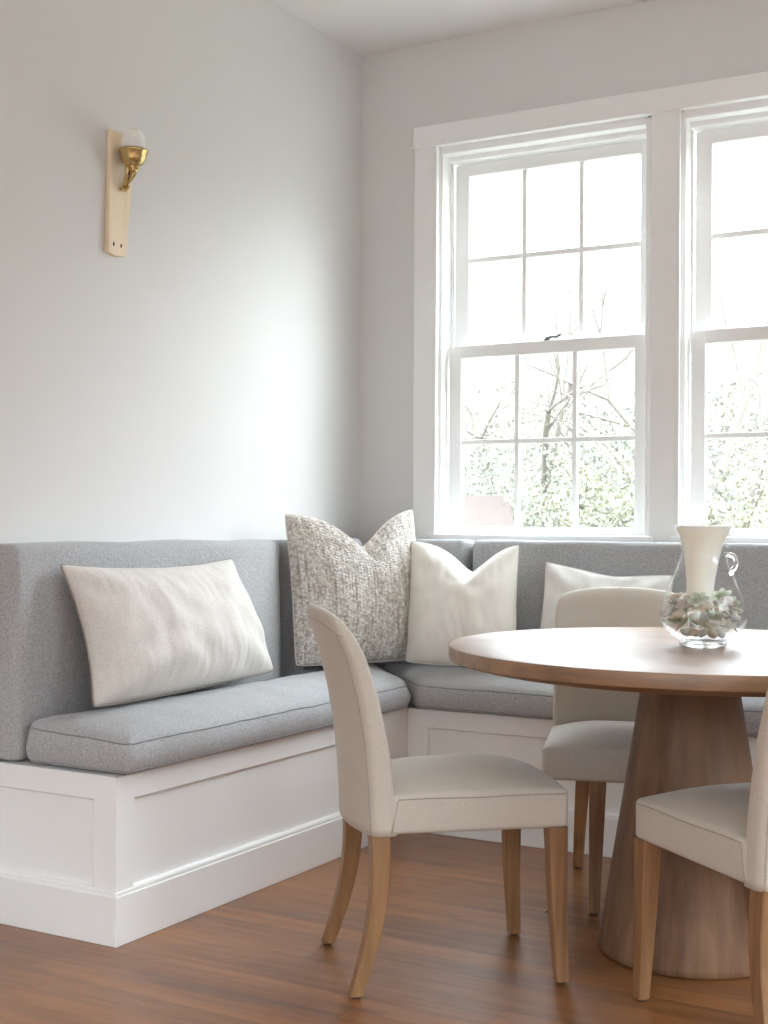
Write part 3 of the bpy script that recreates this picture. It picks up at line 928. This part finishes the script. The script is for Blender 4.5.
prof = [(0, 2.108), (.010, 2.110), (.013, 2.120), (.0165, 2.130), (.022, 2.136), (.032, 2.142), (.038, 2.154), (.0395, 2.170), (.0445, 2.174), (.0455, 2.178), (.044, 2.182), (.039, 2.182), (.036, 2.178), (0, 2.176)]
lathe(bm, [(r, z - 2.05) for r, z in prof], 40, (CX_, CY_ + 1.44, 0)); obj('cup', bm, M['brass'], sc)
bm = bmesh.new()
for k in range(5):                                    # leaf-like stems gathered into a curl
    a = 2 * PI * k / 5
    o1 = Vector((math.cos(a), math.sin(a), 0))
    pts = []
    for i in range(12):
        t = i / 11
        cx = lerp(CX_, .030, t ** 1.3); cz = lerp(2.134, 2.076, t)
        rr = .0135 * (1 - t) ** .8 + .003
        tw = a + t * 1.6
        pts.append(SP(cx + rr * math.cos(tw), CY_ + .003 * t + rr * math.sin(tw), cz))
    tube(bm, pts, [lerp(.0065, .0035, i / 11) for i in range(12)], 8)
obj('stem', bm, M['brass'], sc)
bm = bmesh.new()
pts = [SP(.030 + .008 * math.cos(t * .55), CY_ + .004 + .008 * math.sin(t * .55 + .4), 2.076 - .0012 * t) for t in range(12)]
tube(bm, pts, [.0055] * 10 + [.0045, .003], 8)
tube(bm, [SP(.0182, CY_ + .006, 2.071), SP(.030, CY_ + .004, 2.076)], .006, 8)
obj('curl', bm, M['brass'], sc)
bm = bmesh.new()
prof = [(0, 2.180), (.036, 2.180), (.0375, 2.192), (.0370, 2.206), (.0345, 2.219), (.0295, 2.231), (.0215, 2.2405), (.011, 2.246), (0, 2.2475)]
lathe(bm, [(r, z - 2.05) for r, z in prof], 40, (CX_, CY_ + 1.44, 0)); obj('globe', bm, M['opal'], sc)

# ------------------------------------------------------------------ wood chip on the floor
bm = bmesh.new()
vs = [bm.verts.new(p) for p in ((0, 0, 0), (.03, .004, 0), (.028, .016, 0), (.002, .012, 0), (.024, .004, .016), (.024, .013, .014))]
for f in ((0, 3, 2, 1), (0, 1, 4), (3, 5, 2), (1, 2, 5, 4), (0, 4, 5, 3)): bm.faces.new([vs[i] for i in f])
o = obj('wood_chip', bm, M['oak'], smooth=False); o.location = (1.300, -1.175, 0); o.rotation_euler = (0, 0, .5)
tag(o, 'small wedge of brown wood lying on the floor between chair legs', 'wood chip')

# ------------------------------------------------------------------ garden outside
GZ = -.55
bm = bmesh.new()
N = 30
gv = {}
for i in range(N + 1):
    for j in range(N + 1):
        x, y = lerp(-30, 25, i / N), lerp(.4, 45, j / N)
        gv[i, j] = bm.verts.new((x, y, GZ + .18 * mnoise.noise(Vector((x * .2, y * .2, 0))) * min(1, (y - .4) / 4)))
for i in range(N):
    for j in range(N): bm.faces.new([gv[i, j], gv[i + 1, j], gv[i + 1, j + 1], gv[i, j + 1]])
g = struct(obj('ground', bm, M['path']))

def bare_tree(label, loc, height, seed, bark):
    rnd = random.Random(seed)
    t = thing('bare_tree', label, 'tree', loc, 0, 'bare trees outside the windows')
    bt = bmesh.new(); bb = bmesh.new(); count = [0]
    def grow(bm, p, d, L, r, depth):
        n = 4; pts = [p.copy()]; q = p.copy(); dd = d.copy()
        for i in range(n):
            dd = (dd + Vector((rnd.uniform(-1, 1), rnd.uniform(-1, 1), rnd.uniform(-.5, .9))) * .13).normalized()
            q = q + dd * L / n; pts.append(q.copy())
        r1 = r * .62
        tube(bm, pts, [lerp(r, r1, i / n) for i in range(n + 1)], 7 if depth < 2 else (4 if depth < 4 else 3), cap=False)
        if depth >= 6: return
        kids = 3
        for k in range(kids):
            at = pts[-1] if k == 0 else pts[rnd.randint(2, n)]
            ang = rnd.uniform(.35, .85); az = rnd.uniform(0, 2 * PI)
            o = dd.orthogonal().normalized(); o.rotate(Matrix.Rotation(az, 3, dd))
            nd = (dd * math.cos(ang) + o * math.sin(ang)); nd.z += .12; nd.normalize()
            grow(bb, at, nd, L * rnd.uniform(.62, .8), r1 * rnd.uniform(.6, .8), depth + 1)
    grow(bt, Vector((0, 0, -.1)), Vector((rnd.uniform(-.08, .08), 0, 1)), height * .42, height * .026, 0)
    obj('trunk', bt, bark, t); obj('branches', bb, bark, t)

def shrub(label, loc, R, h, seed, leafmat, n=9000, ls=.72):
    rnd = random.Random(seed)
    t = thing('garden_shrub', label, 'shrub', loc, 0, 'shrubs outside the windows')
    bm = bmesh.new()
    for k in range(n):
        while True:
            p = Vector((rnd.uniform(-1, 1), rnd.uniform(-1, 1), rnd.uniform(-1, 1)))
            if .25 < p.length < 1: break
        f = 1 + .35 * mnoise.noise(p * 2.3 + Vector((seed, 0, 0)))
        c = Vector((p.x * R * f, p.y * R * f, max(.05, (p.z * .5 + .5) * h * f)))
        s = rnd.uniform(.022, .055) * ls
        a = Vector((rnd.uniform(-1, 1), rnd.uniform(-1, 1), rnd.uniform(-1, 1))).normalized(); b = a.orthogonal().normalized()
        b.rotate(Matrix.Rotation(rnd.uniform(0, 6), 3, a))
        d = a.cross(b)
        bm.faces.new([bm.verts.new(c + a * s), bm.verts.new(c + b * s * .5 + d * s * .12), bm.verts.new(c - a * s), bm.verts.new(c - b * s * .5 + d * s * .12)])
    me = obj('leaves', bm, leafmat, t, smooth=False)
    bs = bmesh.new()
    for k in range(9):
        a = rnd.uniform(0, 2 * PI); e = Vector((math.cos(a) * R * .7, math.sin(a) * R * .7, h * rnd.uniform(.6, .95)))
        tube(bs, [(0, 0, -.1), (e.x * .35, e.y * .35, e.z * .5), tuple(e)], [.025, .015, .006], 5)
    obj('stems', bs, M['bark'], t)
leaf = [mat_simple('leaf_%s' % n, c, .8, 0, .15, .2, 3) for n, c in
        (('pale_green', srgb(143, 145, 130)), ('yellow_green', srgb(151, 149, 129)), ('dull_green', srgb(136, 138, 128)), ('tan', srgb(149, 143, 134)))]
def at(px, dist):                        # a point of the garden, seen through the windows at this picture column
    dx = lerp(-.498, -.238, (px - 462) / (768 - 462))
    return (2.745 + dx * (dist + 4.59), dist, GZ)
trees = [('tall bare tree seen through the middle of the nearer window pair\'s left sash', 548, 11, 5.0, 3),
         ('bare tree behind the left panes of the window next to the corner', 486, 13, 4.6, 11),
         ('bare tree behind the right panes of the window next to the corner', 612, 12, 4.9, 23),
         ('bare tree behind the window beside the right edge', 742, 11, 4.9, 31),
         ('smaller bare tree hidden mostly by the white post between the windows', 668, 14, 4.4, 41)]
for lb, px, d, h, s in trees: bare_tree(lb, at(px, d), h, s, M['bark'])
shr = [('dull green shrub at the lower left pane of the window next to the corner', 478, 11.5, 1.3, 2.6, 2, 2),
       ('pale green shrub at the lower middle pane of the window next to the corner', 540, 10.0, 1.2, 2.5, 5, 0),
       ('yellow green shrub at the lower right pane of the window next to the corner', 612, 9.5, 1.1, 2.4, 8, 1),
       ('dull green shrub behind the post between the windows', 672, 10.5, 1.2, 2.4, 12, 2),
       ('tan leaved shrub at the lower left of the window beside the right edge', 718, 11.5, 1.3, 2.7, 15, 3),
       ('yellow green shrub at the lower right of the window beside the right edge', 772, 9.5, 1.1, 2.3, 18, 1),
       ('tall tan shrub far behind the panes of the window next to the corner', 575, 15, 1.8, 3.4, 21, 3),
       ('tall pale shrub far behind the left panes of the window next to the corner', 505, 16, 1.8, 3.3, 25, 0),
       ('tall dull shrub far behind the window beside the right edge', 745, 15, 1.9, 3.5, 28, 2)]
for lb, px, d, R, h, s, mi in shr: shrub(lb, at(px, d), R, h, s, leaf[mi])
far = [('broad distant thicket on the horizon behind the window next to the corner', 520, 27, 3.6, 4.6, 33, 3),
       ('broad distant thicket on the horizon behind the post between the windows', 640, 29, 3.8, 5.0, 36, 2),
       ('broad distant thicket on the horizon behind the window beside the right edge', 760, 27, 3.6, 4.7, 39, 3)]
for lb, px, d, R, h, s, mi in far: shrub(lb, at(px, d), R, h, s, leaf[mi], 14000, 2.0)
# low shed with a pale pinkish roof in the garden
sx, sy, _ = at(428, 8.6)
sh = thing('garden_shed', 'low shed with a pale pinkish roof beyond the lower left window pane', 'shed', (sx, sy, GZ), math.radians(27))
shm = mat_simple('shed_wall', srgb(118, 111, 107), .9, 0, .2, .1, 5); rfm = mat_simple('shed_roof', srgb(122, 110, 104), .9, 0, .2, .2, 12)
bm = bmesh.new(); box(bm, -1.0, .75, -.7, .7, -.1, 1.55); obj('shed_wall', bm, shm, sh, False)
bm = bmesh.new()
pv = [(-1.12, -.85, 1.50), (.87, -.85, 1.50), (.87, 0, 1.92), (-1.12, 0, 1.92), (-1.12, .85, 1.50), (.87, .85, 1.50)]
vs = [bm.verts.new(p) for p in pv]; bm.faces.new([vs[0], vs[1], vs[2], vs[3]]); bm.faces.new([vs[3], vs[2], vs[5], vs[4]])
bmesh.ops.solidify(bm, geom=bm.faces[:], thickness=.05); obj('roof', bm, rfm, sh, False)

# ------------------------------------------------------------------ light
w = bpy.data.worlds.new('overcast_sky'); S.world = w; w.use_nodes = True
nt = w.node_tree; nt.nodes.clear()
out = nt.nodes.new('ShaderNodeOutputWorld'); bg = nt.nodes.new('ShaderNodeBackground')
tc = nt.nodes.new('ShaderNodeTexCoord'); sp = nt.nodes.new('ShaderNodeSeparateXYZ'); rp = nt.nodes.new('ShaderNodeValToRGB')
nt.links.new(tc.outputs['Generated'], sp.inputs[0]); nt.links.new(sp.outputs[2], rp.inputs[0])
e0, e1 = rp.color_ramp.elements[0], rp.color_ramp.elements[1]
e0.position = 0.16; e0.color = (.092, .099, .104, 1)          # hazy horizon, brighter cloud higher up
e1.position = 0.42; e1.color = (.76, .85, .925, 1)
nt.links.new(rp.outputs[0], bg.inputs[0]); bg.inputs[1].default_value = 9.0
sun = bpy.data.lights.new('veiled_sun', 'SUN'); sun.energy = 1.7; sun.angle = math.radians(40); sun.color = (.96, .98, 1.0)
so = link(bpy.data.objects.new('veiled_sun', sun)); so.location = (6, 6, 6)
so.rotation_euler = Vector((.64, .60, .36)).to_track_quat('Z', 'Y').to_euler()
nt.links.new(bg.outputs[0], out.inputs[0])

def portal(name, loc, rot, sx, sy):
    l = bpy.data.lights.new(name, 'AREA'); l.shape = 'RECTANGLE'; l.size = sx; l.size_y = sy
    l.cycles.is_portal = True
    o = link(bpy.data.objects.new(name, l)); o.location = loc; o.rotation_euler = rot
zc, zh = (WZ0 + WZ1) / 2, WZ1 - WZ0
for k in (0, 1):
    portal('window_daylight', ((WX0 + WX1) / 2 + DX * k, WT + .03, zc), (-PI / 2, 0, 0), WX1 - WX0, zh)
for h in HR:  # sky portals at the added fill windows
    portal('side_daylight', (RX + WT + .02, (h[0] + h[1]) / 2, (h[2] + h[3]) / 2), (0, PI / 2, 0), h[3] - h[2], h[1] - h[0])
for h in HF:
    portal('rear_daylight', ((h[0] + h[1]) / 2, FY - WT - .02, (h[2] + h[3]) / 2), (PI / 2, 0, 0), h[1] - h[0], h[3] - h[2])

# ------------------------------------------------------------------ camera
F_PX, YAW, ROLL, PITCH = 1345.0, 0.5207, 0.0063, 0.0082
fw = Vector((-math.sin(YAW) * math.cos(PITCH), math.cos(YAW) * math.cos(PITCH), math.sin(PITCH)))
r0 = Vector((math.cos(YAW), math.sin(YAW), 0)); u0 = r0.cross(fw)
rt = r0 * math.cos(ROLL) + u0 * math.sin(ROLL); up = u0 * math.cos(ROLL) - r0 * math.sin(ROLL)
cam = bpy.data.cameras.new('camera'); co = link(bpy.data.objects.new('camera', cam))
co.matrix_world = Matrix(((rt.x, up.x, -fw.x, 2.7454), (rt.y, up.y, -fw.y, -4.588), (rt.z, up.z, -fw.z, 1.06), (0, 0, 0, 1)))
cam.sensor_fit = 'VERTICAL'; cam.sensor_height = 24; cam.lens = 24 * F_PX / 1024
cam.clip_start = .05; cam.clip_end = 200
cam.dof.use_dof = True; cam.dof.focus_distance = 3.5; cam.dof.aperture_fstop = 11.0
S.camera = co

S.view_settings.view_transform = 'Standard'; S.view_settings.look = 'None'
S.view_settings.gamma = 1; S.view_settings.use_curve_mapping = False
S.view_settings.exposure = 1.05
cy = S.cycles
cy.use_denoising = True
cy.max_bounces = 14; cy.diffuse_bounces = 8; cy.glossy_bounces = 5; cy.transparent_max_bounces = 24; cy.transmission_bounces = 8
cy.sample_clamp_indirect = 12; cy.caustics_reflective = False; cy.caustics_refractive = False
